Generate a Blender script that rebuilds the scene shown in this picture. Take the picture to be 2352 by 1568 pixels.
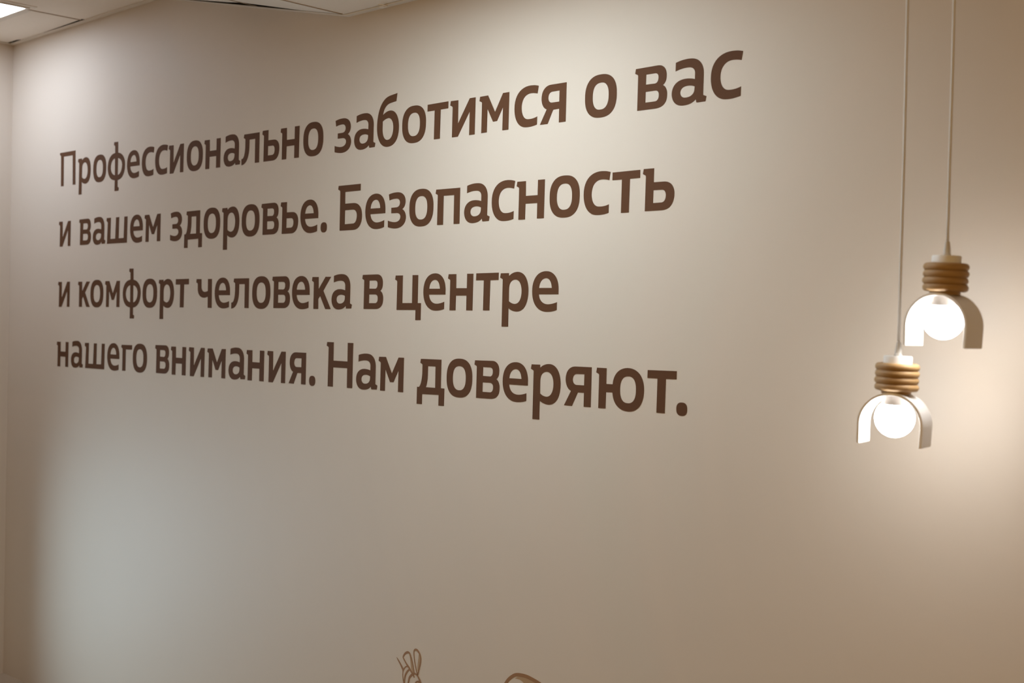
import bpy, bmesh, math
from mathutils import Vector, Matrix

for o in list(bpy.data.objects):
    bpy.data.objects.remove(o, do_unlink=True)
SC = bpy.context.scene
COL = SC.collection

# ------------------------------------------------------------------ camera
ROT = [[0.713448, 0.70039, 0.02111], [0.023391, 0.006305, -0.999707], [-0.700317, 0.713733, -0.011885]]      # image right, image down, view direction (world axes)
cam_data = bpy.data.cameras.new('camera')
cam = bpy.data.objects.new('camera', cam_data)
COL.objects.link(cam)
r, d, f = [Vector(v) for v in ROT]
cam.matrix_world = Matrix.Translation((0, -2.5, 1.6)) @ Matrix((( r.x, -d.x, -f.x), (r.y, -d.y, -f.y), (r.z, -d.z, -f.z))).to_4x4()
cam_data.sensor_fit = 'HORIZONTAL'
cam_data.sensor_width = 36.0
cam_data.lens = 44.927
cam_data.clip_start = 0.05
cam_data.dof.use_dof = True
cam_data.dof.focus_distance = 3.55
cam_data.dof.aperture_fstop = 3.8
SC.camera = cam

# ------------------------------------------------------------------ world, exposure
SC.view_settings.view_transform = 'Standard'
SC.view_settings.look = 'None'
SC.view_settings.gamma = 1.0
SC.view_settings.use_curve_mapping = False
SC.view_settings.exposure = 0.0
SC.cycles.use_denoising = True
SC.cycles.max_bounces = 10
SC.cycles.diffuse_bounces = 7
SC.cycles.sample_clamp_indirect = 4.0
world = bpy.data.worlds.new('world')
SC.world = world
world.use_nodes = True
world.node_tree.nodes['Background'].inputs[0].default_value = (0.55, 0.68, 0.9, 1)
world.node_tree.nodes['Background'].inputs[1].default_value = 0.03

# radiance (linear RGB) of each ceiling panel, of the two globes and of the daylight window
PANEL_RGB = [[8.4, 9.4, 10.9], [16.3, 18.6, 19.7]]
BULB_RGB = [30.5, 30.2, 29.5]
DAY_RGB = [3.6, 4.9, 5.8]
FRONT_FILL_RGB = [3.8, 2.2, 0.4]  # warm fill added behind the camera
YFW = -6.2

def area(name, loc, direction, sx, sy, power, col, spread=math.pi):
    l = bpy.data.lights.new(name, 'AREA')
    l.shape = 'RECTANGLE'; l.size = sx; l.size_y = sy
    l.energy = power; l.color = col; l.spread = spread
    o = bpy.data.objects.new(name, l); COL.objects.link(o)
    o.location = loc
    o.rotation_euler = Vector(direction).to_track_quat('-Z', 'Y').to_euler()
    return o
# daylight entering through the low window in the left wall
area('window_daylight', (-5.70, -0.95, 0.50), (1, 0, 0), 0.9, 0.9, 0.81 * math.pi * max(DAY_RGB), [c / max(max(DAY_RGB), 1e-6) for c in DAY_RGB], math.radians(130))

# added warm fill light in an invented front-wall window, behind the camera
area('front_fill', (0.6, YFW - 0.06, 1.5), (0, 1, 0), 3.0, 1.4, 4.2 * math.pi * max(FRONT_FILL_RGB), [c / max(max(FRONT_FILL_RGB), 1e-6) for c in FRONT_FILL_RGB])

# ------------------------------------------------------------------ materials
def mat(name, col, rough=0.6, metal=0.0, noise=0.0, scale=40.0, bump=0.0, bscale=120.0, emit=None, estr=0.0, spec=0.5, sss=0.0, coat=0.0):
    m = bpy.data.materials.new(name); m.use_nodes = True
    nt = m.node_tree; b = nt.nodes['Principled BSDF']
    b.inputs['Base Color'].default_value = (*col, 1)
    b.inputs['Roughness'].default_value = rough
    b.inputs['Metallic'].default_value = metal
    b.inputs['Specular IOR Level'].default_value = spec
    tc = nt.nodes.new('ShaderNodeTexCoord')
    if noise:
        n = nt.nodes.new('ShaderNodeTexNoise'); n.inputs['Scale'].default_value = scale; n.inputs['Detail'].default_value = 5
        nt.links.new(tc.outputs['Object'], n.inputs['Vector'])
        mx = nt.nodes.new('ShaderNodeMix'); mx.data_type = 'RGBA'
        mx.inputs[6].default_value = (*[c * (1 - noise) for c in col], 1)
        mx.inputs[7].default_value = (*[min(1, c * (1 + noise)) for c in col], 1)
        nt.links.new(n.outputs['Fac'], mx.inputs[0])
        nt.links.new(mx.outputs[2], b.inputs['Base Color'])
    if bump:
        n2 = nt.nodes.new('ShaderNodeTexNoise'); n2.inputs['Scale'].default_value = bscale; n2.inputs['Detail'].default_value = 6
        nt.links.new(tc.outputs['Object'], n2.inputs['Vector'])
        bp = nt.nodes.new('ShaderNodeBump'); bp.inputs['Strength'].default_value = bump; bp.inputs['Distance'].default_value = 0.004
        nt.links.new(n2.outputs['Fac'], bp.inputs['Height'])
        nt.links.new(bp.outputs['Normal'], b.inputs['Normal'])
    if emit:
        b.inputs['Emission Color'].default_value = (*emit, 1)
        b.inputs['Emission Strength'].default_value = estr
    return m
M_WALL = mat('painted_wall', (0.62, 0.55, 0.475), 0.55, noise=0.02, scale=2.5, bump=0.06, bscale=9.0, spec=0.25)
M_CEIL = mat('ceiling_tile', (0.84, 0.78, 0.71), 0.85, noise=0.02, scale=60, bump=0.05, bscale=300, spec=0.2)
M_GRID = mat('grid_metal', (0.74, 0.69, 0.62), 0.5, spec=0.3)
M_GAP_SHADE = mat('gap_shade', (0.03, 0.028, 0.027), 0.9, noise=0.2, scale=20)  # darkness of the ceiling gap put into the colour
M_SEAM = mat('tile_seam', (0.42, 0.34, 0.26), 0.8, spec=0.1)
M_FLOOR = mat('floor_vinyl', (0.42, 0.33, 0.24), 0.5, noise=0.15, scale=8)
M_VINYL = mat('brown_vinyl', (0.102, 0.046, 0.0225), 0.7, noise=0.03, scale=30, spec=0.12)
M_DRAW = mat('drawing_line', (0.29, 0.15, 0.065), 0.6, spec=0.3)
M_DRAW2 = mat('drawing_shade', (0.40, 0.265, 0.145), 0.6, spec=0.3)
M_PANELS = [mat('panel_diffuser', (0.8, 0.8, 0.8), 0.6, emit=[v / max(max(c), 1e-6) for v in c], estr=max(c)) for c in PANEL_RGB]
M_WHITE = mat('white_lacquer', (0.86, 0.85, 0.84), 0.45, spec=0.4)
M_CORD = mat('grey_cord', (0.70, 0.70, 0.71), 0.6, noise=0.06, scale=400)
M_GRIP = mat('clear_grip', (0.62, 0.60, 0.57), 0.25)
M_RING = mat('ochre_wood', (0.40, 0.245, 0.105), 0.5, noise=0.08, scale=60, spec=0.35)
M_BULB = mat('bulb_globe', (0.9, 0.9, 0.88), 0.3, emit=[v / max(max(BULB_RGB), 1e-6) for v in BULB_RGB], estr=max(BULB_RGB))
M_BNECK = mat('bulb_neck', (0.60, 0.565, 0.54), 0.4, noise=0.06, scale=90)
M_FRAME = mat('window_frame', (0.7, 0.7, 0.68), 0.4)
M_CLIP = mat('pale_clip', (0.85, 0.80, 0.74), 0.5)

# ------------------------------------------------------------------ helpers
def link(name, me, m=None, parent=None):
    o = bpy.data.objects.new(name, me); COL.objects.link(o)
    if m is not None:
        me.materials.clear(); me.materials.append(m)
    if parent is not None: o.parent = parent
    return o
def mesh_from(name, bm, smooth=False):
    bmesh.ops.recalc_face_normals(bm, faces=bm.faces)
    me = bpy.data.meshes.new(name); bm.to_mesh(me); bm.free()
    if smooth:
        for p in me.polygons: p.use_smooth = True
    return me
def obj(name, bm, m, parent=None, smooth=False):
    return link(name, mesh_from(name, bm, smooth), m, parent)
def struct(name, bm, m, parent=None):
    o = obj(name, bm, m, parent); o['kind'] = 'structure'; return o
def tag(o, label, cat, group=None):
    o['label'] = label; o['category'] = cat
    if group: o['group'] = group
    return o
def box(bm, x0, y0, z0, x1, y1, z1):
    v = [bm.verts.new(p) for p in ((x0,y0,z0),(x1,y0,z0),(x1,y1,z0),(x0,y1,z0),(x0,y0,z1),(x1,y0,z1),(x1,y1,z1),(x0,y1,z1))]
    for f_ in ((0,3,2,1),(4,5,6,7),(0,1,5,4),(1,2,6,5),(2,3,7,6),(3,0,4,7)):
        bm.faces.new([v[i] for i in f_])
def hexa(bm, pts):      # eight corners, bottom ring then top ring
    v = [bm.verts.new(p) for p in pts]
    for f_ in ((0,3,2,1),(4,5,6,7),(0,1,5,4),(1,2,6,5),(2,3,7,6),(3,0,4,7)):
        bm.faces.new([v[i] for i in f_])
def lathe(bm, prof, n=48, cap=True):
    rings = []
    for (rad, z) in prof:
        if rad < 1e-6: rings.append([bm.verts.new((0, 0, z))])
        else: rings.append([bm.verts.new((rad*math.cos(2*math.pi*i/n), rad*math.sin(2*math.pi*i/n), z)) for i in range(n)])
    for a, b in zip(rings, rings[1:]):
        for i in range(n):
            j = (i+1) % n
            if len(a) == 1 and len(b) == 1: continue
            if len(a) == 1: bm.faces.new((a[0], b[j], b[i]))
            elif len(b) == 1: bm.faces.new((a[i], a[j], b[0]))
            else: bm.faces.new((a[i], a[j], b[j], b[i]))
    if cap:
        if len(rings[0]) > 1: bm.faces.new(rings[0][::-1])
        if len(rings[-1]) > 1: bm.faces.new(rings[-1])
def bar(bm, x0, x1, y0, y1, za, zb, t):     # strip running along x between heights za (at x0) and zb (at x1)
    hexa(bm, ((x0,y0,za),(x1,y0,zb),(x1,y1,zb),(x0,y1,za),(x0,y0,za+t),(x1,y0,zb+t),(x1,y1,zb+t),(x0,y1,za+t)))

# ------------------------------------------------------------------ room shell
XL, XR, YF = -5.605, 2.4, -6.2
ZH, ZLOW, XS0, XS1 = 2.805, 2.561, -4.34, -3.20   # high ceiling, low ceiling, sloped bay between XS0 and XS1
ZTOP = 3.15
bm = bmesh.new(); box(bm, XL-0.12, 0, -0.1, XR+0.12, 0.12, ZTOP); struct('wall_back', bm, M_WALL)
bm = bmesh.new()
WY0, WY1, WZ0, WZ1 = -1.45, -0.45, 0.0, 1.0
box(bm, XL-0.12, YF, -0.1, XL, WY0, ZTOP); box(bm, XL-0.12, WY1, -0.1, XL, 0, ZTOP)
box(bm, XL-0.12, WY0, WZ1, XL, WY1, ZTOP); box(bm, XL-0.12, WY0, -0.1, XL, WY1, WZ0)
struct('wall_left', bm, M_WALL)
bm = bmesh.new(); box(bm, XR, YF, -0.1, XR+0.12, 0, ZTOP); struct('wall_right', bm, M_WALL)
bm = bmesh.new()
FX0, FX1, FZ0, FZ1 = -0.95, 2.15, 0.75, 2.25
box(bm, XL-0.12, YF-0.12, -0.1, FX0, YF, ZTOP); box(bm, FX1, YF-0.12, -0.1, XR+0.12, YF, ZTOP)
box(bm, FX0, YF-0.12, -0.1, FX1, YF, FZ0); box(bm, FX0, YF-0.12, FZ1, FX1, YF, ZTOP)
struct('wall_front', bm, M_WALL)
bm = bmesh.new()
for a in (FX0, FX1-0.04, (FX0+FX1)/2-0.02): box(bm, a, YF-0.04, FZ0, a+0.04, YF+0.01, FZ1)
for a in (FZ0, FZ1-0.04): box(bm, FX0+0.04, YF-0.04, a, FX1-0.04, YF+0.01, a+0.04)
struct('added_window', bm, M_FRAME)  # invented window frame, added to hold the front fill light
bm = bmesh.new(); box(bm, XL, YF, -0.1, XR, 0, 0); struct('floor', bm, M_FLOOR)
bm = bmesh.new()
for a in (WY0, WY1-0.05): box(bm, XL-0.10, a, WZ0, XL-0.04, a+0.05, WZ1)
for a in (WZ0, WZ1-0.05): box(bm, XL-0.10, WY0+0.05, a, XL-0.04, WY1-0.05, a+0.05)
struct('window_1', bm, M_FRAME)

# suspended ceiling: tiles, two panel openings are simply covered by the panels hung flush below
TY = -0.245            # grid bar parallel to the back wall
rows = [0.0, -0.92]
while rows[-1] > YF: rows.append(max(YF, rows[-1] - 0.625))
T = 0.003              # tile face sits this far above the bar faces
bm = bmesh.new()
def ceil_z(x):
    if x <= XS0: return ZH
    if x >= XS1: return ZLOW
    return ZH + (ZLOW - ZH) * (x - XS0) / (XS1 - XS0)
PANELS = [(-5.475, -4.875, -0.862, -0.262), (-2.65, -2.05, -1.06, -0.46)]
# gap between the sloped tiles and the wall (plan distance) where tiles do not meet the wall angle
GAP = [(XL, 0.034), (-5.50, 0.032), (-5.46, 0.006), (-5.25, 0.022), (-4.93, 0.031), (-4.905, 0.032), (-4.895, 0.006), (XS0, 0.010), (-4.06, 0.034), (-3.80, 0.056), (-3.67, 0.084), (-3.60, 0.066), (-3.46, 0.030), (-3.38, 0.010), (XS1, 0.004)]
xs = [XL, XS0] ; th = 0.015
def slab(x0, x1, y0a, y0b, y1):
    za, zb = ceil_z(x0) + T, ceil_z(x1) + T
    hexa(bm, ((x0,y1,za),(x1,y1,zb),(x1,y0b,zb),(x0,y0a,za),(x0,y1,za+th),(x1,y1,zb+th),(x1,y0b,zb+th),(x0,y0a,za+th)))
for (xa, ga), (xb, gb) in zip(GAP, GAP[1:]): slab(xa, xb, -ga, -gb, YF)
slab(XS1, XR, -0.003, -0.003, YF)
struct('ceiling', bm, M_CEIL)
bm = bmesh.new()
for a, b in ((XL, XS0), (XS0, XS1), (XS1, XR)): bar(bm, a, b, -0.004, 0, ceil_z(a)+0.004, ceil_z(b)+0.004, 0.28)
struct('gap_shade_strip', bm, M_GAP_SHADE)       # near-black strip, paints the shade of the unlit wall above the ceiling
bm = bmesh.new(); box(bm, XL, YF, ZTOP-0.02, XR, 0, ZTOP); struct('roof', bm, M_FLOOR)
# grid bars
bm = bmesh.new()
w = 0.012
segs = [(XL, XS0), (XS0, XS1), (XS1, XR)]
bar(bm, XL, -4.92, TY-w, TY+w, ZH, ZH, 0.003)          # short row of cut tiles by the left corner
for y in rows[1:-1]:
    for a, b in segs: bar(bm, a, b, y-w, y+w, ceil_z(a), ceil_z(b), 0.003)
bar(bm, -5.532, -5.508, YF, TY, ZH, ZH, 0.003); bar(bm, -4.872, -4.848, YF, TY, ZH, ZH, 0.003)
struct('trim_1', bm, M_GRID)
bm = bmesh.new()
w = 0.004
for x in [-4.92, XS0, -3.67, XS1] + [XS1 + 0.6*k for k in range(1, 10)]:
    if x < XR: bar(bm, x-w, x+w, YF if x > -4.9 else TY, -0.028, ceil_z(x-w)+0.001, ceil_z(x+w)+0.001, 0.002)
struct('trim_3', bm, M_SEAM)
# wall angle along the back and left walls
bm = bmesh.new()
for a, b in segs: bar(bm, a, b, -0.022, 0, ceil_z(a)-0.001, ceil_z(b)-0.001, 0.003)
box(bm, XL, YF, ZH-0.001, XL+0.022, -0.022, ZH+0.002)
struct('trim_2', bm, M_GRID)

# ------------------------------------------------------------------ square LED panels
pan_labels = ['square white light panel lit in the high ceiling beside the left wall',
              'square white light panel in the low ceiling close above the lettering']
for (x0, x1, y0, y1), lab, m_pan in zip(PANELS, pan_labels, M_PANELS):
    zc = ceil_z((x0+x1)/2)
    root = bpy.data.objects.new('ceiling_light_panel', None); COL.objects.link(root)
    root.location = ((x0+x1)/2, (y0+y1)/2, zc)
    tag(root, lab, 'ceiling light', 'square panels in the ceiling')
    h = 0.30; fr = 0.012
    bm = bmesh.new()
    for (a, b, c, e) in ((-h, -h, h, -h+fr), (-h, h-fr, h, h), (-h, -h+fr, -h+fr, h-fr), (h-fr, -h+fr, h, h-fr)):
        box(bm, a, b, -0.004, c, e, 0.0075)
    obj('frame', bm, M_GRID, root)
    bm = bmesh.new(); box(bm, -h+fr, -h+fr, -0.001, h-fr, h-fr, 0.007)
    obj('diffuser', bm, m_pan, root)

# ------------------------------------------------------------------ small clip on the wall angle
root = bpy.data.objects.new('ceiling_clip', None); COL.objects.link(root); root.location = (-3.012, -0.02, ZLOW)
tag(root, 'small pale plastic clip hooked over the ceiling edge trim', 'clip')
bm = bmesh.new(); box(bm, -0.012, -0.004, -0.004, 0.008, 0.010, -0.0015); obj('clip_plate', bm, M_CLIP, root)
bm = bmesh.new()
pts = [(0.010 + 0.008*math.cos(t), -0.008 + 0.017*math.sin(t)) for t in [math.radians(a) for a in range(-90, 91, 15)]]
for (xa, ya), (xb, yb) in zip(pts, pts[1:]):
    hexa(bm, ((xa-0.002,ya,-0.004),(xa+0.002,ya,-0.004),(xb+0.002,yb,-0.004),(xb-0.002,yb,-0.004),(xa-0.002,ya,-0.0012),(xa+0.002,ya,-0.0012),(xb+0.002,yb,-0.0012),(xb-0.002,yb,-0.0012)))
obj('clip_hook', bm, M_CLIP, root)

# ------------------------------------------------------------------ lettering: one cut vinyl piece per letter
GL = {"о":[106.6,[["O",0.0,-2.0,106.6,108.9],["O",25.9,18.6,80.1,87.6]]],"в":[101.7,[[["M",2.2,106.5],["L",71.5,107.2],["Q",98.2,107.4,99.2,81.4],["L",99.0,76.6],["Q",99.0,62.8,88.0,56.9],["Q",101.4,51.6,101.7,33.5],["L",101.6,29.7],["Q",101.5,1.1,66.0,1.3],["L",8.9,1.2],["L",9.8,88.2],["L",9.0,90.5],["L",0.0,94.6]],[["M",35.2,88.8],["L",62.3,88.7],["Q",73.6,88.7,74.1,79.4],["L",74.2,76.0],["Q",73.9,63.8,63.0,63.4],["L",34.9,63.9]],[["M",34.7,45.9],["L",63.5,45.9],["Q",75.7,45.7,76.2,35.6],["L",76.3,31.7],["Q",75.8,19.8,64.3,19.2],["L",34.4,19.3]]]],"а":[103.8,[[["M",10.7,105.2],["Q",36.5,112.8,61.5,109.5],["Q",93.1,105.1,94.5,71.7],["L",93.8,18.7],["L",95.0,17.6],["L",103.8,14.1],["L",101.1,2.0],["L",76.0,1.6],["L",74.5,3.0],["L",72.9,9.2],["L",71.4,9.2],["Q",58.3,-3.1,30.3,-1.0],["Q",0.8,1.6,0.0,30.2],["Q",0.7,68.5,53.0,62.3],["Q",62.3,61.2,68.9,59.0],["L",69.1,73.2],["Q",69.0,86.7,53.4,88.9],["Q",34.2,91.5,10.3,84.4]],[["M",68.6,41.0],["Q",62.8,43.9,54.6,44.9],["Q",25.7,47.8,25.7,30.8],["Q",25.7,19.1,40.3,17.4],["Q",68.4,15.9,68.3,35.9]]]],"с":[89.8,[[["M",89.8,106.8],["Q",81.4,109.3,73.3,110.3],["Q",-1.4,119.2,0.0,53.4],["Q",1.0,4.3,40.7,-0.4],["Q",63.9,-2.7,85.7,3.1],["L",86.3,24.8],["Q",68.8,18.6,50.1,20.9],["Q",27.9,23.6,27.1,53.6],["Q",27.0,95.0,70.1,89.3],["Q",79.3,88.2,85.9,86.1]]]],"н":[105.2,[[["M",2.3,103.6],["L",34.7,103.5],["L",35.3,63.3],["L",79.4,63.0],["L",79.7,103.9],["L",105.2,103.7],["L",104.0,-0.1],["L",78.6,0.1],["L",78.6,42.0],["L",34.9,42.1],["L",34.0,-0.3],["L",8.8,-0.3],["L",9.6,85.9],["L",8.2,87.6],["L",0.0,91.3]]]],"т":[90.0,[[["M",0.3,104.6],["L",90.0,105.3],["L",89.7,85.1],["L",57.5,84.9],["L",56.0,0.5],["L",30.4,0.5],["L",31.5,84.9],["L",0.0,84.9]]]],"ь":[99.2,[[["M",2.5,105.9],["L",35.1,105.7],["L",34.8,71.1],["L",67.8,70.9],["Q",97.7,70.2,99.2,41.5],["Q",100.5,0.1,60.9,0.8],["L",8.6,0.8],["L",9.9,86.5],["L",8.7,89.3],["L",0.0,93.5]],[["M",34.2,51.5],["L",61.1,51.1],["Q",72.8,50.7,73.4,37.4],["Q",73.7,19.6,58.7,19.9],["L",33.7,19.8]]]],"е":[96.2,[[["M",91.2,3.4],["Q",76.4,-1.5,55.8,-1.7],["Q",1.6,-2.2,0.0,52.2],["Q",-1.1,107.7,51.4,107.0],["Q",94.4,106.2,96.2,59.0],["L",96.0,45.1],["L",25.1,45.2],["Q",27.8,18.4,58.9,18.5],["Q",74.6,18.5,91.5,24.2]],[["M",25.3,62.2],["Q",27.6,88.5,50.8,88.2],["Q",69.5,87.9,71.9,62.0]]]],"р":[109.3,[[["M",2.4,103.5],["L",33.7,103.6],["L",34.4,95.3],["Q",47.2,106.8,67.9,106.5],["Q",107.6,105.7,109.3,54.9],["Q",109.7,-1.5,66.4,-1.8],["Q",47.2,-1.7,34.6,7.7],["L",34.8,-43.5],["L",9.4,-43.7],["L",10.3,85.8],["L",8.7,87.7],["L",0.0,91.6]],[["M",35.5,26.6],["Q",45.8,19.0,58.6,19.0],["Q",84.3,19.3,83.7,55.0],["Q",82.0,85.4,59.0,85.6],["Q",35.0,85.5,35.3,59.8]]]],"ц":[119.3,[[["M",2.3,102.8],["L",35.4,102.6],["L",35.1,20.0],["L",79.1,20.1],["L",79.3,103.1],["L",104.9,102.8],["L",104.5,20.2],["L",119.3,20.0],["L",118.9,-30.3],["L",95.2,-30.6],["L",95.5,-0.4],["L",9.2,-0.8],["L",10.2,85.1],["L",8.3,87.1],["L",0.0,90.6]]]],"я":[93.7,[[["M",93.7,103.8],["L",92.8,0.3],["L",68.7,0.3],["L",68.9,36.5],["L",47.4,36.4],["L",27.9,0.2],["L",0.0,0.4],["L",23.6,39.3],["Q",5.4,44.9,4.1,69.0],["Q",4.0,102.5,36.5,103.7]],[["M",69.1,84.8],["L",42.9,84.7],["Q",28.7,84.1,28.8,69.2],["Q",29.5,55.7,43.7,55.7],["L",68.7,55.8]]]],"ю":[157.5,[[["M",2.5,103.8],["L",34.6,103.5],["L",34.6,63.4],["L",55.8,63.3],["Q",58.6,104.5,102.8,106.6],["Q",155.9,108.0,157.5,54.2],["Q",158.4,0.3,112.3,-2.7],["Q",59.6,-5.6,55.6,42.6],["L",34.2,42.3],["L",33.7,0.3],["L",9.3,0.2],["L",10.1,85.4],["L",8.8,87.6],["L",0.0,91.4]],["O",80.3,18.1,131.8,85.7]]],".":[32.5,[["O",0.0,-2.4,32.5,30.2]]],"м":[117.9,[[["M",2.5,102.7],["L",34.4,103.0],["L",63.4,54.0],["L",93.4,103.1],["L",117.9,103.3],["L",116.9,-0.0],["L",93.3,0.1],["L",94.3,64.0],["L",71.7,27.9],["L",56.0,27.5],["L",34.1,64.1],["L",33.0,64.0],["L",32.1,0.0],["L",9.7,-0.2],["L",10.7,84.4],["L",8.8,86.9],["L",0.0,90.5]]]],"д":[119.9,[[["M",15.4,102.9],["L",105.0,103.3],["L",104.9,20.6],["L",119.9,20.3],["L",119.3,-30.0],["L",95.6,-30.4],["L",95.9,0.8],["L",23.7,-0.4],["L",23.5,-30.2],["L",0.0,-30.3],["L",0.6,19.7],["L",9.4,19.9],["Q",24.3,31.5,22.9,76.1],["L",23.0,85.6],["L",21.6,87.5],["L",13.2,91.1]],[["M",47.4,82.6],["L",80.1,82.8],["L",80.3,20.4],["L",39.4,20.5],["Q",47.3,33.6,47.2,62.2]]]],"Н":[135.0,[[["M",2.6,141.4],["L",36.4,141.5],["L",36.1,83.3],["L",107.9,82.8],["L",107.7,141.4],["L",135.0,141.4],["L",133.6,0.2],["L",107.4,0.2],["L",107.2,61.8],["L",35.5,61.8],["L",35.2,0.3],["L",8.8,0.1],["L",10.6,123.9],["L",9.0,126.3],["L",0.0,130.0]]]],"и":[105.4,[[["M",2.6,104.1],["L",33.9,103.4],["L",34.5,36.6],["L",81.4,103.9],["L",105.4,104.0],["L",104.1,-0.6],["L",81.6,-0.6],["L",82.1,66.4],["L",34.7,-0.8],["L",9.9,-0.9],["L",10.7,84.7],["L",9.3,87.3],["L",0.0,91.7]]]],"Б":[121.7,[[["M",2.0,141.8],["L",112.6,141.9],["L",112.4,121.2],["L",36.2,121.0],["L",36.6,84.1],["L",80.0,84.0],["Q",120.4,83.1,121.7,43.3],["Q",122.2,-0.1,79.4,0.0],["L",10.9,-0.0],["L",11.1,123.9],["L",9.3,126.3],["L",0.0,130.5]],[["M",36.4,63.4],["L",75.7,63.6],["Q",95.6,63.4,96.5,44.5],["Q",96.1,20.4,77.9,20.1],["L",36.4,19.4]]]],"з":[83.0,[[["M",2.5,100.6],["Q",22.4,106.4,46.9,105.0],["Q",79.5,102.4,80.3,76.3],["Q",80.4,60.1,66.0,53.4],["Q",82.5,46.3,83.0,28.1],["Q",80.9,-5.0,32.3,-3.3],["Q",15.4,-2.4,0.4,1.8],["L",0.0,21.7],["Q",14.9,16.5,31.7,15.8],["Q",57.1,15.5,57.9,30.9],["Q",57.2,42.1,41.2,42.9],["L",15.1,43.1],["L",15.2,59.8],["L",38.1,60.0],["Q",54.7,60.2,54.9,73.5],["Q",54.2,85.2,39.8,86.2],["Q",23.0,87.3,6.1,82.4]]]],"б":[103.2,[[["M",92.9,155.2],["L",88.7,131.7],["L",62.6,128.5],["Q",31.6,125.0,27.6,95.3],["Q",44.1,107.7,66.0,105.7],["Q",101.4,101.1,103.2,53.1],["Q",103.8,-7.6,46.6,-2.7],["Q",2.1,1.1,0.0,58.3],["Q",-0.4,142.7,58.3,150.9]],[["M",26.7,75.9],["Q",42.0,84.7,55.8,83.6],["Q",75.8,81.0,77.2,54.4],["Q",77.0,15.8,48.7,18.3],["Q",27.5,20.2,26.1,52.3]]]],"к":[101.2,[[["M",2.4,103.0],["L",35.1,102.6],["L",35.9,63.4],["L",71.9,103.0],["L",100.6,102.5],["L",61.2,58.1],["L",101.2,-0.4],["L",73.1,-0.4],["L",44.8,41.3],["L",35.2,31.6],["L",35.7,-0.4],["L",10.0,-0.3],["L",10.4,84.9],["L",9.0,86.6],["L",0.0,91.1]]]],"л":[106.3,[[["M",14.9,102.8],["L",106.3,102.8],["L",106.3,0.2],["L",81.4,0.4],["L",81.4,82.8],["L",47.0,82.8],["L",46.3,55.3],["Q",43.4,-1.7,0.0,-2.0],["L",0.0,19.4],["L",4.9,19.4],["Q",23.4,22.9,22.1,70.9],["L",22.3,85.2],["L",20.4,87.5],["L",12.2,91.1]]]],"ч":[103.4,[[["M",2.6,103.5],["L",34.1,103.2],["L",35.1,73.8],["Q",37.4,57.4,57.2,57.0],["Q",68.9,57.2,77.5,60.4],["L",77.2,103.3],["L",102.6,103.0],["L",103.4,-0.3],["L",78.1,-0.0],["L",77.7,40.1],["Q",65.2,36.0,52.0,36.0],["Q",12.2,37.0,10.9,67.5],["L",10.6,86.0],["L",8.7,88.4],["L",0.0,91.3]]]],"ф":[136.5,[[["M",48.9,149.8],["L",80.0,149.3],["L",80.9,106.0],["Q",134.4,101.0,136.5,56.7],["Q",136.5,1.3,80.5,-1.4],["L",80.9,-28.9],["L",90.4,-32.1],["L",88.3,-43.8],["L",57.1,-44.1],["L",57.5,-1.1],["Q",2.2,2.2,0.0,50.2],["Q",0.1,104.5,57.9,106.3],["L",57.3,132.6],["L",55.8,134.6],["L",47.4,138.1]],[["M",57.3,85.0],["L",58.5,19.2],["Q",24.6,22.7,23.6,51.5],["Q",24.7,82.4,57.3,85.0]],[["M",80.3,84.8],["Q",112.5,80.4,114.2,56.8],["Q",112.7,20.7,80.6,18.5]]]],"П":[141.7,[[["M",1.7,139.7],["L",138.4,139.9],["L",141.7,-0.9],["L",118.0,-0.8],["L",114.3,121.7],["L",36.1,121.9],["L",37.6,-1.6],["L",13.9,-1.2],["L",11.1,123.5],["L",9.0,126.9],["L",0.0,132.4]]]],"ш":[165.9,[[["M",1.4,103.2],["L",34.9,103.5],["L",32.6,19.2],["L",71.9,19.6],["L",75.9,103.0],["L",101.0,103.2],["L",98.8,19.7],["L",138.2,19.8],["L",141.3,103.2],["L",165.9,103.1],["L",163.6,1.0],["L",5.9,0.8],["L",10.9,83.5],["L",9.0,86.8],["L",0.0,91.7]]]],"г":[83.7,[[["M",3.5,101.7],["L",83.7,101.9],["L",83.1,84.6],["L",35.9,84.2],["L",35.1,0.8],["L",10.1,0.3],["L",10.9,84.7],["L",9.3,87.7],["L",0.0,92.8]]]],"п":[104.2,[[["M",2.4,102.3],["L",104.2,102.0],["L",103.8,-0.9],["L",79.3,-0.5],["L",79.4,82.4],["L",34.9,82.8],["L",34.3,-0.9],["L",8.8,-0.8],["L",9.6,84.9],["L",8.5,87.0],["L",0.0,90.7]]]]}
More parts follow.
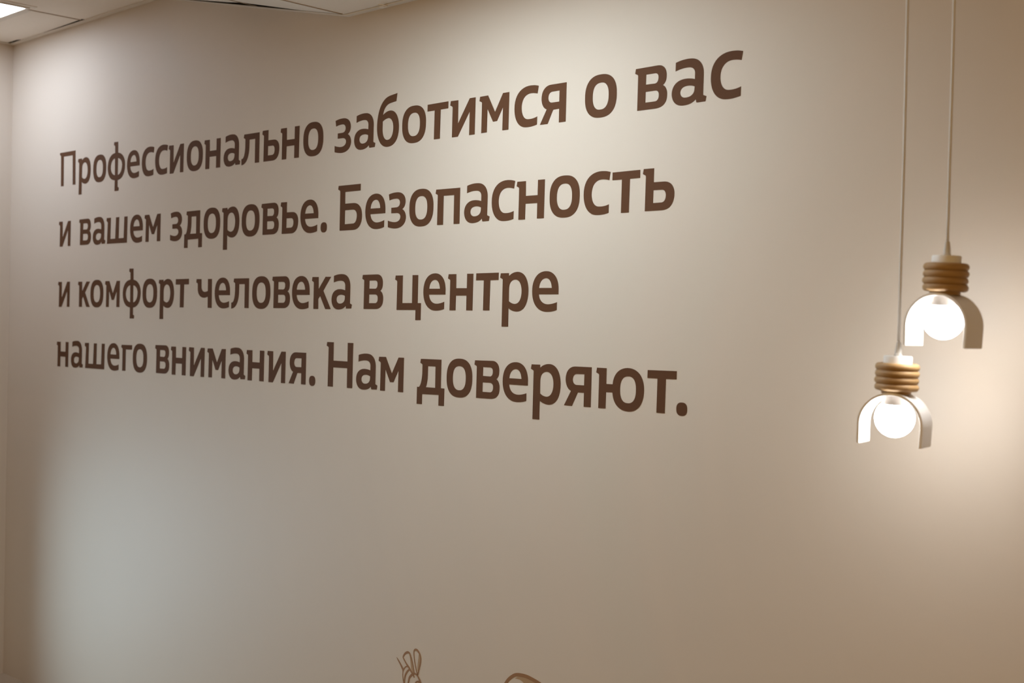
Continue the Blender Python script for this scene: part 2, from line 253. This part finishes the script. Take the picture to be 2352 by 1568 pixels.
LN = {1:[["П",-5.1389,0.5481],["р",-4.977,0.5465],["о",-4.8466,0.5453],["ф",-4.727,0.5443],["е",-4.5742,0.5432],["с",-4.4612,0.5424],["с",-4.3625,0.5418],["и",-4.2664,0.5413],["о",-4.1386,0.5406],["н",-4.0221,0.5402],["а",-3.8958,0.5397],["л",-3.7842,0.5394],["ь",-3.6607,0.5392],["н",-3.5548,0.539],["о",-3.4271,0.5389],["з",-3.2602,0.539],["а",-3.1616,0.539],["б",-3.0508,0.5392],["о",-2.9325,0.5395],["т",-2.8199,0.5398],["и",-2.722,0.5402],["м",-2.6008,0.5407],["с",-2.4618,0.5414],["я",-2.3647,0.5419],["о",-2.2052,0.5429],["в",-2.0396,0.5441],["а",-1.9235,0.5451],["с",-1.8079,0.5461]],2:[["и",-5.137,0.2953],["в",-4.9581,0.2944],["а",-4.8408,0.2939],["ш",-4.7294,0.2934],["е",-4.542,0.2927],["м",-4.4336,0.2923],["з",-4.2456,0.2918],["д",-4.1473,0.2915],["о",-4.0173,0.2912],["р",-3.8995,0.291],["о",-3.7756,0.2908],["в",-3.6581,0.2906],["ь",-3.5467,0.2905],["е",-3.4354,0.2904],[".",-3.3253,0.2904],["Б",-3.2373,0.2904],["е",-3.0996,0.2904],["з",-2.9905,0.2905],["о",-2.8923,0.2905],["п",-2.7769,0.2907],["а",-2.6543,0.2908],["с",-2.5431,0.291],["н",-2.447,0.2912],["о",-2.3233,0.2915],["с",-2.2028,0.2918],["т",-2.1065,0.2921],["ь",-2.0079,0.2924]],3:[["и",-5.1357,0.0427],["к",-4.9589,0.0428],["о",-4.8521,0.0429],["м",-4.7325,0.0429],["ф",-4.5902,0.043],["о",-4.4386,0.043],["р",-4.3207,0.0431],["т",-4.1997,0.0431],["ч",-4.0594,0.0431],["е",-3.9367,0.0431],["л",-3.8306,0.0431],["о",-3.7036,0.043],["в",-3.5868,0.043],["е",-3.4737,0.043],["к",-3.3658,0.0429],["а",-3.261,0.0429],["в",-3.1076,0.0428],["ц",-2.951,0.0427],["е",-2.822,0.0426],["н",-2.7161,0.0426],["т",-2.5995,0.0425],["р",-2.5036,0.0424],["е",-2.3803,0.0423]],4:[["н",-5.1384,-0.2081],["а",-5.0101,-0.2076],["ш",-4.8924,-0.2071],["е",-4.7049,-0.2064],["г",-4.5948,-0.2061],["о",-4.5039,-0.2058],["в",-4.3381,-0.2054],["н",-4.2255,-0.2051],["и",-4.1013,-0.2048],["м",-3.9782,-0.2046],["а",-3.8405,-0.2044],["н",-3.7311,-0.2043],["и",-3.608,-0.2042],["я",-3.4833,-0.2041],[".",-3.3711,-0.204],["Н",-3.2813,-0.204],["а",-3.1287,-0.204],["м",-3.0212,-0.204],["д",-2.8422,-0.2042],["о",-2.7134,-0.2043],["в",-2.5988,-0.2044],["е",-2.4853,-0.2046],["р",-2.3787,-0.2048],["я",-2.2558,-0.2051],["ю",-2.1465,-0.2053],["т",-1.9791,-0.2058],[".",-1.888,-0.206]]}
TXT = {1: 'Профессионально заботимся о вас', 2: 'и вашем здоровье. Безопасность', 3: 'и комфорт человека в центре', 4: 'нашего внимания. Нам доверяют.'}
def contour(c, k=0.62, n=12):
    if c[0] == 'O':
        _, l, b, r_, t = c
        cx, cy, a, h = (l+r_)/2, (b+t)/2, (r_-l)/2, (t-b)/2
        pts = []
        e = 2/2.45
        for i in range(64):
            th_ = 2*math.pi*i/64
            co, si = math.cos(th_), math.sin(th_)
            pts.append((cx + a*math.copysign(abs(co)**e, co), cy + h*math.copysign(abs(si)**e, si)))
        return pts
    pts = []
    for s in c:
        if s[0] in 'ML': pts.append((s[1], s[2]))
        else:
            p0 = Vector(pts[-1]); cc = Vector(s[1:3]); p1 = Vector(s[3:5])
            a = p0 + (cc-p0)*k; b = p1 + (cc-p1)*k
            for i in range(1, n+1):
                t = i/n
                q = p0*(1-t)**3 + a*3*t*(1-t)**2 + b*3*t*t*(1-t) + p1*t**3
                pts.append((q.x, q.y))
    return pts
def flat_mesh(name, contours, thick, scale=0.001):
    cu = bpy.data.curves.new(name, 'CURVE'); cu.dimensions = '2D'; cu.fill_mode = 'BOTH'
    cu.extrude = thick/2
    for pts in contours:
        sp = cu.splines.new('POLY'); sp.points.add(len(pts)-1); sp.use_cyclic_u = True
        for p, q in zip(sp.points, pts): p.co = (q[0]*scale, q[1]*scale, 0, 1)
    o = bpy.data.objects.new(name, cu); COL.objects.link(o)
    dg = bpy.context.evaluated_depsgraph_get(); dg.update()
    me = bpy.data.meshes.new_from_object(o.evaluated_get(dg))
    bpy.data.objects.remove(o, do_unlink=True)
    # stand it up: curve xy -> world xz, front face towards -y, back on the wall
    for v in me.vertices:
        xx, yy, zz = v.co
        v.co = (xx, -(zz + thick/2), yy)
    me.name = name
    return me
THK = 0.0008
G_MESH = {}
for ch, (wd, cs) in GL.items():
    G_MESH[ch] = flat_mesh('letter_' + 'shape', [contour(c) for c in cs], THK)
    G_MESH[ch].materials.append(M_VINYL)
ORD = ['first', 'second', 'third', 'fourth', 'fifth', 'sixth', 'seventh', 'eighth', 'ninth', 'tenth', 'eleventh', 'twelfth', 'thirteenth', 'fourteenth', 'fifteenth']
LNAME = {1: 'top line', 2: 'second line', 3: 'third line', 4: 'bottom line'}
for k in (1, 2, 3, 4):
    it = iter(LN[k])
    for word in TXT[k].split(' '):
        clean = word.strip('.')
        for i, chx in enumerate(word):
            ch, px, pz = next(it)
            nm = 'full_stop' if ch == '.' else 'wall_letter'
            o = bpy.data.objects.new(nm, G_MESH[ch]); COL.objects.link(o)
            o.location = (px, 0.0, 1.6 + pz)
            if ch == '.':
                tag(o, 'dark brown vinyl full stop after the word «%s», %s' % (clean, LNAME[k]), 'full stop', 'full stops of the wall lettering')
            elif len(clean) == 1:
                tag(o, 'brown vinyl letter «%s» standing alone as a word, %s of the wall lettering' % (ch, LNAME[k]), 'letter', 'vinyl letters on the wall')
            else:
                tag(o, 'brown vinyl letter «%s», %s letter of the word «%s», %s' % (ch, ORD[i], clean, LNAME[k]), 'letter', 'vinyl letters on the wall')

# ------------------------------------------------------------------ line drawings at the foot of the picture
D1 = {"strokes":[[[-2908.9,600.2,1.0],[-2901.8,593.7,3.5],[-2893.5,585.6,4.6],[-2885.2,576.8,5.8],[-2879.8,569.7,6.0],[-2879.4,563.8,3.2],[-2880.2,553.1,2.8],[-2878.2,542.3,2.8],[-2874.6,530.5,3.4],[-2872.1,521.2,3.5],[-2868.2,507.0,2.9]],[[-2878.6,565.4,2.9],[-2875.9,571.2,3.3],[-2871.5,577.0,3.4],[-2865.4,581.6,3.6],[-2858.1,583.4,3.7]],[[-2828.6,557.9,3.0],[-2832.7,562.9,4.8],[-2838.5,568.4,5.4],[-2852.3,580.5,5.7],[-2865.1,590.6,4.2],[-2874.5,599.9,3.9],[-2879.5,606.0,3.7],[-2877.7,612.0,4.2],[-2871.1,619.6,5.6],[-2861.6,625.0,6.5],[-2853.7,624.9,5.1],[-2848.2,620.7,3.7],[-2841.9,608.6,3.9],[-2835.9,594.2,3.4],[-2830.9,578.1,3.3],[-2829.5,569.5,4.1]],[[-2847.7,577.7,4.5],[-2855.5,572.4,5.2],[-2863.2,564.1,5.5],[-2868.5,554.0,5.6],[-2871.1,543.8,5.2],[-2872.4,531.0,6.0],[-2871.4,517.6,6.0],[-2868.2,507.0,4.4]],[[-2828.4,568.7,5.9],[-2838.3,562.9,6.8],[-2846.5,555.6,6.6],[-2851.3,547.9,5.9],[-2854.3,534.8,5.5],[-2856.2,520.8,5.2],[-2855.8,509.7,4.4]],[[-2813.3,567.7,3.7],[-2819.2,579.8,3.2],[-2827.2,603.4,3.1],[-2831.4,622.5,2.9],[-2831.5,634.4,3.4],[-2825.5,639.8,6.0],[-2817.7,639.6,6.1],[-2809.8,634.5,5.4],[-2804.0,627.2,4.6],[-2800.9,618.2,4.0],[-2801.4,608.5,4.4],[-2804.6,594.6,4.4],[-2808.7,581.9,4.2],[-2812.7,567.1,3.7]],[[-2829.5,569.5,4.4],[-2819.4,567.2,4.3],[-2812.6,563.4,4.4],[-2806.8,557.2,5.1],[-2801.7,550.9,5.6],[-2798.1,544.3,5.1],[-2793.9,534.1,4.4],[-2792.5,523.4,3.7]],[[-2830.3,559.7,4.7],[-2827.5,557.0,3.3]],[[-2824.1,539.5,2.9],[-2818.2,545.6,4.4],[-2809.9,548.4,5.1],[-2802.1,546.4,5.9]]],"fill":[[[-2853.1,622.0],[-2847.9,620.8],[-2830.3,577.5],[-2832.3,567.5],[-2836.3,571.1],[-2842.2,579.6],[-2845.5,595.2],[-2850.0,615.2]],[[-2810.3,628.1],[-2803.9,625.7],[-2802.8,608.2],[-2810.8,579.3],[-2815.3,579.1],[-2813.8,601.6],[-2810.9,618.4]]]}
D2 = {"strokes":[[[-2456.9,603.1,8.6],[-2452.1,614.5,8.8],[-2445.5,624.5,9.1],[-2437.2,633.9,9.1],[-2426.4,642.8,8.5],[-2413.0,650.3,9.1],[-2397.1,653.6,9.5],[-2377.8,654.7,9.6],[-2361.2,653.4,9.9],[-2340.4,649.6,9.8],[-2328.0,646.8,9.8],[-2311.6,642.0,8.9],[-2297.6,634.2,7.6]]],"fill":[[[-2414.4,640.4],[-2404.5,646.8],[-2384.4,650.0],[-2359.4,649.2],[-2338.6,645.2],[-2326.2,640.0],[-2338.1,628.5],[-2366.9,622.4],[-2378.0,632.6],[-2384.8,637.2],[-2395.9,641.0]]]}
def smooth_path(pts, n=6):
    out = []
    P = [pts[0]] + pts + [pts[-1]]
    for i in range(1, len(P)-2):
        p0, p1, p2, p3 = [Vector(P[i+j]) for j in (-1, 0, 1, 2)]
        for s in range(n):
            t = s/n
            out.append(0.5*((2*p1) + (p2-p0)*t + (2*p0-5*p1+4*p2-p3)*t*t + (3*p1-p0-3*p2+p3)*t**3))
    out.append(Vector(pts[-1]))
    return out
def ribbon(pts, bm, y0, y1):
    """flat vinyl ribbon of changing width; pts in wall mm (x, z, width)"""
    sp = smooth_path([Vector(p) for p in pts])
    L, R_ = [], []
    for i, q in enumerate(sp):
        a = sp[max(0, i-1)]; b = sp[min(len(sp)-1, i+1)]
        t = Vector((b.x-a.x, b.y-a.y));
        if t.length < 1e-9: t = Vector((1, 0))
        t.normalize(); nrm = Vector((-t.y, t.x)); h = max(0.3, q.z)/2
        L.append(((q.x+nrm.x*h)/1000, (q.y+nrm.y*h)/1000)); R_.append(((q.x-nrm.x*h)/1000, (q.y-nrm.y*h)/1000))
    vs = []
    for (l, r_) in zip(L, R_):
        vs.append([bm.verts.new((l[0], y1, l[1])), bm.verts.new((r_[0], y1, r_[1])), bm.verts.new((r_[0], y0, r_[1])), bm.verts.new((l[0], y0, l[1]))])
    for a, b in zip(vs, vs[1:]):
        for i in range(4):
            j = (i+1) % 4
            bm.faces.new((a[i], a[j], b[j], b[i]))
    bm.faces.new(vs[0][::-1]); bm.faces.new(vs[-1])
for D, lab in ((D1, 'brown line drawing of a hand-like spray of narrow loops on the wall'),
               (D2, 'brown arched line drawing with pale tan shading at the bottom of the wall')):
    bm = bmesh.new()
    for i, st in enumerate(D['strokes']): ribbon(st, bm, 0.0, -0.0008 - 0.00003*i)
    root = obj('wall_drawing', bm, M_DRAW)
    tag(root, lab, 'wall drawing', 'line drawings on the wall')
    me = flat_mesh('shading', D['fill'], 0.0005)
    link('shading', me, M_DRAW2, root)['label'] = 'pale tan shading inside the outline'

# ------------------------------------------------------------------ pendant lamps
def u_shade(bm, R, t, leg, L):
    """inverted-U band in the local xz plane, crown at z = 0, band depth L along local y"""
    prof_o, prof_i = [], []
    n = 40
    prof_o.append((-R*0.985, -R-leg)); prof_i.append((-R*0.985+t, -R-leg))
    for i in range(n+1):
        a = math.pi - math.pi*i/n
        prof_o.append((R*math.cos(a), -R + R*math.sin(a)))
        prof_i.append(((R-t)*math.cos(a), -R + (R-t)*math.sin(a)))
    prof_o.append((R*0.985, -R-leg)); prof_i.append((R*0.985-t, -R-leg))
    bv = 0.0004
    rows_ = []
    for (ox, oz), (ix, iz) in zip(prof_o, prof_i):
        dx, dz = (ix-ox)/t, (iz-oz)/t
        ring = []
        for (y, s) in ((-L/2, bv), (-L/2+bv, 0), (L/2-bv, 0), (L/2, bv), (L/2, t-bv), (L/2-bv, t), (-L/2+bv, t), (-L/2, t-bv)):
            ring.append(bm.verts.new((ox+dx*s, y, oz+dz*s)))
        rows_.append(ring)
    for a, b in zip(rows_, rows_[1:]):
        for i in range(8):
            j = (i+1) % 8
            bm.faces.new((a[i], a[j], b[j], b[i]))
    bm.faces.new(rows_[0][::-1]); bm.faces.new(rows_[-1])
def auto_smooth(me, ang=35):
    bm = bmesh.new(); bm.from_mesh(me)
    for f_ in bm.faces: f_.smooth = True
    for e in bm.edges:
        if len(e.link_faces) == 2 and e.calc_face_angle(0) > math.radians(ang): e.smooth = False
    bm.to_mesh(me); bm.free()
def place(me, mtx): me.transform(mtx)
def lamp(loc, swing, twist, z_ceil, label):
    """loc: centre of the lamp's crown (top of the U); swing: small tilt in degrees about the viewing axis; twist: heading of the band axis"""
    root = bpy.data.objects.new('pendant_lamp', None); COL.objects.link(root)
    root.location = loc
    tag(root, label, 'pendant lamp', 'pendant lamps beside the lettering')
    PIV = 0.098     # body hangs from here
    a = Vector((math.cos(twist), math.sin(twist), 0))     # band axis
    tilt = Matrix.Translation((0, 0, PIV)) @ Matrix.Rotation(math.radians(swing), 4, a) @ Matrix.Translation((0, 0, -PIV))
    def part(name, bm, m, parent=root, mtx=None, ang=35):
        me = mesh_from(name, bm); auto_smooth(me, ang)
        me.transform(tilt @ mtx if mtx is not None else tilt)
        return link(name, me, m, parent)
    yaw = Matrix.Rotation(twist - math.pi/2, 4, 'Z')
    bm = bmesh.new(); u_shade(bm, 0.0625, 0.0054, 0.0375, 0.066)
    part('lamp_shade', bm, M_WHITE, mtx=yaw)
    # stack of four turned rings
    tr, pitch = 0.0073, 0.0128
    z0 = 0.0098
    for i in range(4):
        bm = bmesh.new()
        R0 = 0.0412 - tr
        off = (0.0006, -0.0005, 0.0004, 0.0)[i]
        prof = [(R0 + tr*math.cos(t), z0 + pitch*i + tr*math.sin(t)) for t in [2*math.pi*k/20 for k in range(20)]]
        n = 64; rings = []
        for (rad, z) in prof: rings.append([bm.verts.new((off + rad*math.cos(2*math.pi*j/n), rad*math.sin(2*math.pi*j/n), z)) for j in range(n)])
        for p_ in range(20):
            A, B = rings[p_], rings[(p_+1) % 20]
            for j in range(n): bm.faces.new((A[j], A[(j+1) % n], B[(j+1) % n], B[j]))
        part('ring', bm, M_RING, ang=80)
    zt = z0 + pitch*3
    bm = bmesh.new(); lathe(bm, [(0.0275, -0.003), (0.0275, zt), (0.0, zt)]); part('core', bm, M_RING)
    bm = bmesh.new(); lathe(bm, [(0.0265, zt), (0.0265, zt+0.0192), (0.0253, zt+0.0210), (0, zt+0.0210)]); part('cap', bm, M_WHITE)
    zc = zt + 0.0210
    bm = bmesh.new(); lathe(bm, [(0.0075, zc), (0.0075, zc+0.003), (0.0066, zc+0.004), (0.0066, zc+0.010), (0.0042, zc+0.026), (0.0030, zc+0.027), (0, zc+0.027)], n=24)
    part('cord_grip', bm, M_GRIP)
    # globe bulb with its collar
    bz = -0.0490; br = 0.0370
    prof = [(0, bz-br)]
    for k in range(1, 29):
        t = -math.pi/2 + k/28*(math.pi/2 + math.asin(0.0250/br))
        prof.append((br*math.cos(t), bz + br*math.sin(t)))
    bm = bmesh.new(); lathe(bm, prof, n=64, cap=False); bulb = part('bulb', bm, M_BULB)
    bulb['label'] = 'glowing white globe'
    bm = bmesh.new(); lathe(bm, [(0, bz+0.0247), (0.0268, bz+0.0247), (0.0270, bz+0.0255), (0.0262, bz+0.0275), (0.0185, -0.0055)], n=48)
    part('bulb_collar', bm, M_BNECK, parent=bulb)
    # cord up to the ceiling and its canopy (plumb, not tilted)
    ztop = z_ceil - loc[2]
    bm = bmesh.new()
    base = tilt @ Vector((0, 0, zc + 0.020))
    n = 14
    path = [Vector((base.x, base.y, base.z)), Vector((base.x*0.6, base.y*0.6, base.z+0.05)), Vector((0, 0.0, base.z+0.14)), Vector((0.0012, 0, base.z+0.35)), Vector((0, 0, ztop))]
    rg = [[bm.verts.new((p_.x + 0.0028*math.cos(2*math.pi*j/n), p_.y + 0.0028*math.sin(2*math.pi*j/n), p_.z)) for j in range(n)] for p_ in path]
    for A, B in zip(rg, rg[1:]):
        for j in range(n): bm.faces.new((A[j], A[(j+1) % n], B[(j+1) % n], B[j]))
    bm.faces.new(rg[0][::-1]); bm.faces.new(rg[-1])
    obj('cord', bm, M_CORD, root, smooth=True)
    bm = bmesh.new(); lathe(bm, [(0.004, ztop-0.024), (0.035, ztop-0.022), (0.04, ztop-0.018), (0.04, ztop), (0, ztop)]); me = mesh_from('canopy', bm); auto_smooth(me); link('canopy', me, M_WHITE, root)
    return root
VIEW = math.atan2(0.905, -0.43)     # rough heading of the sight line past the lamps
lamp((-1.0847, -0.25, 1.6784), 1.7, VIEW - math.radians(27), ZLOW, 'upper pendant lamp with ochre rings and white arched shade, hanging further right')
lamp((-1.1771, -0.25, 1.4899), 1.7, VIEW - math.radians(14), ZLOW, 'lower pendant lamp with ochre rings and white arched shade, nearer the lettering')
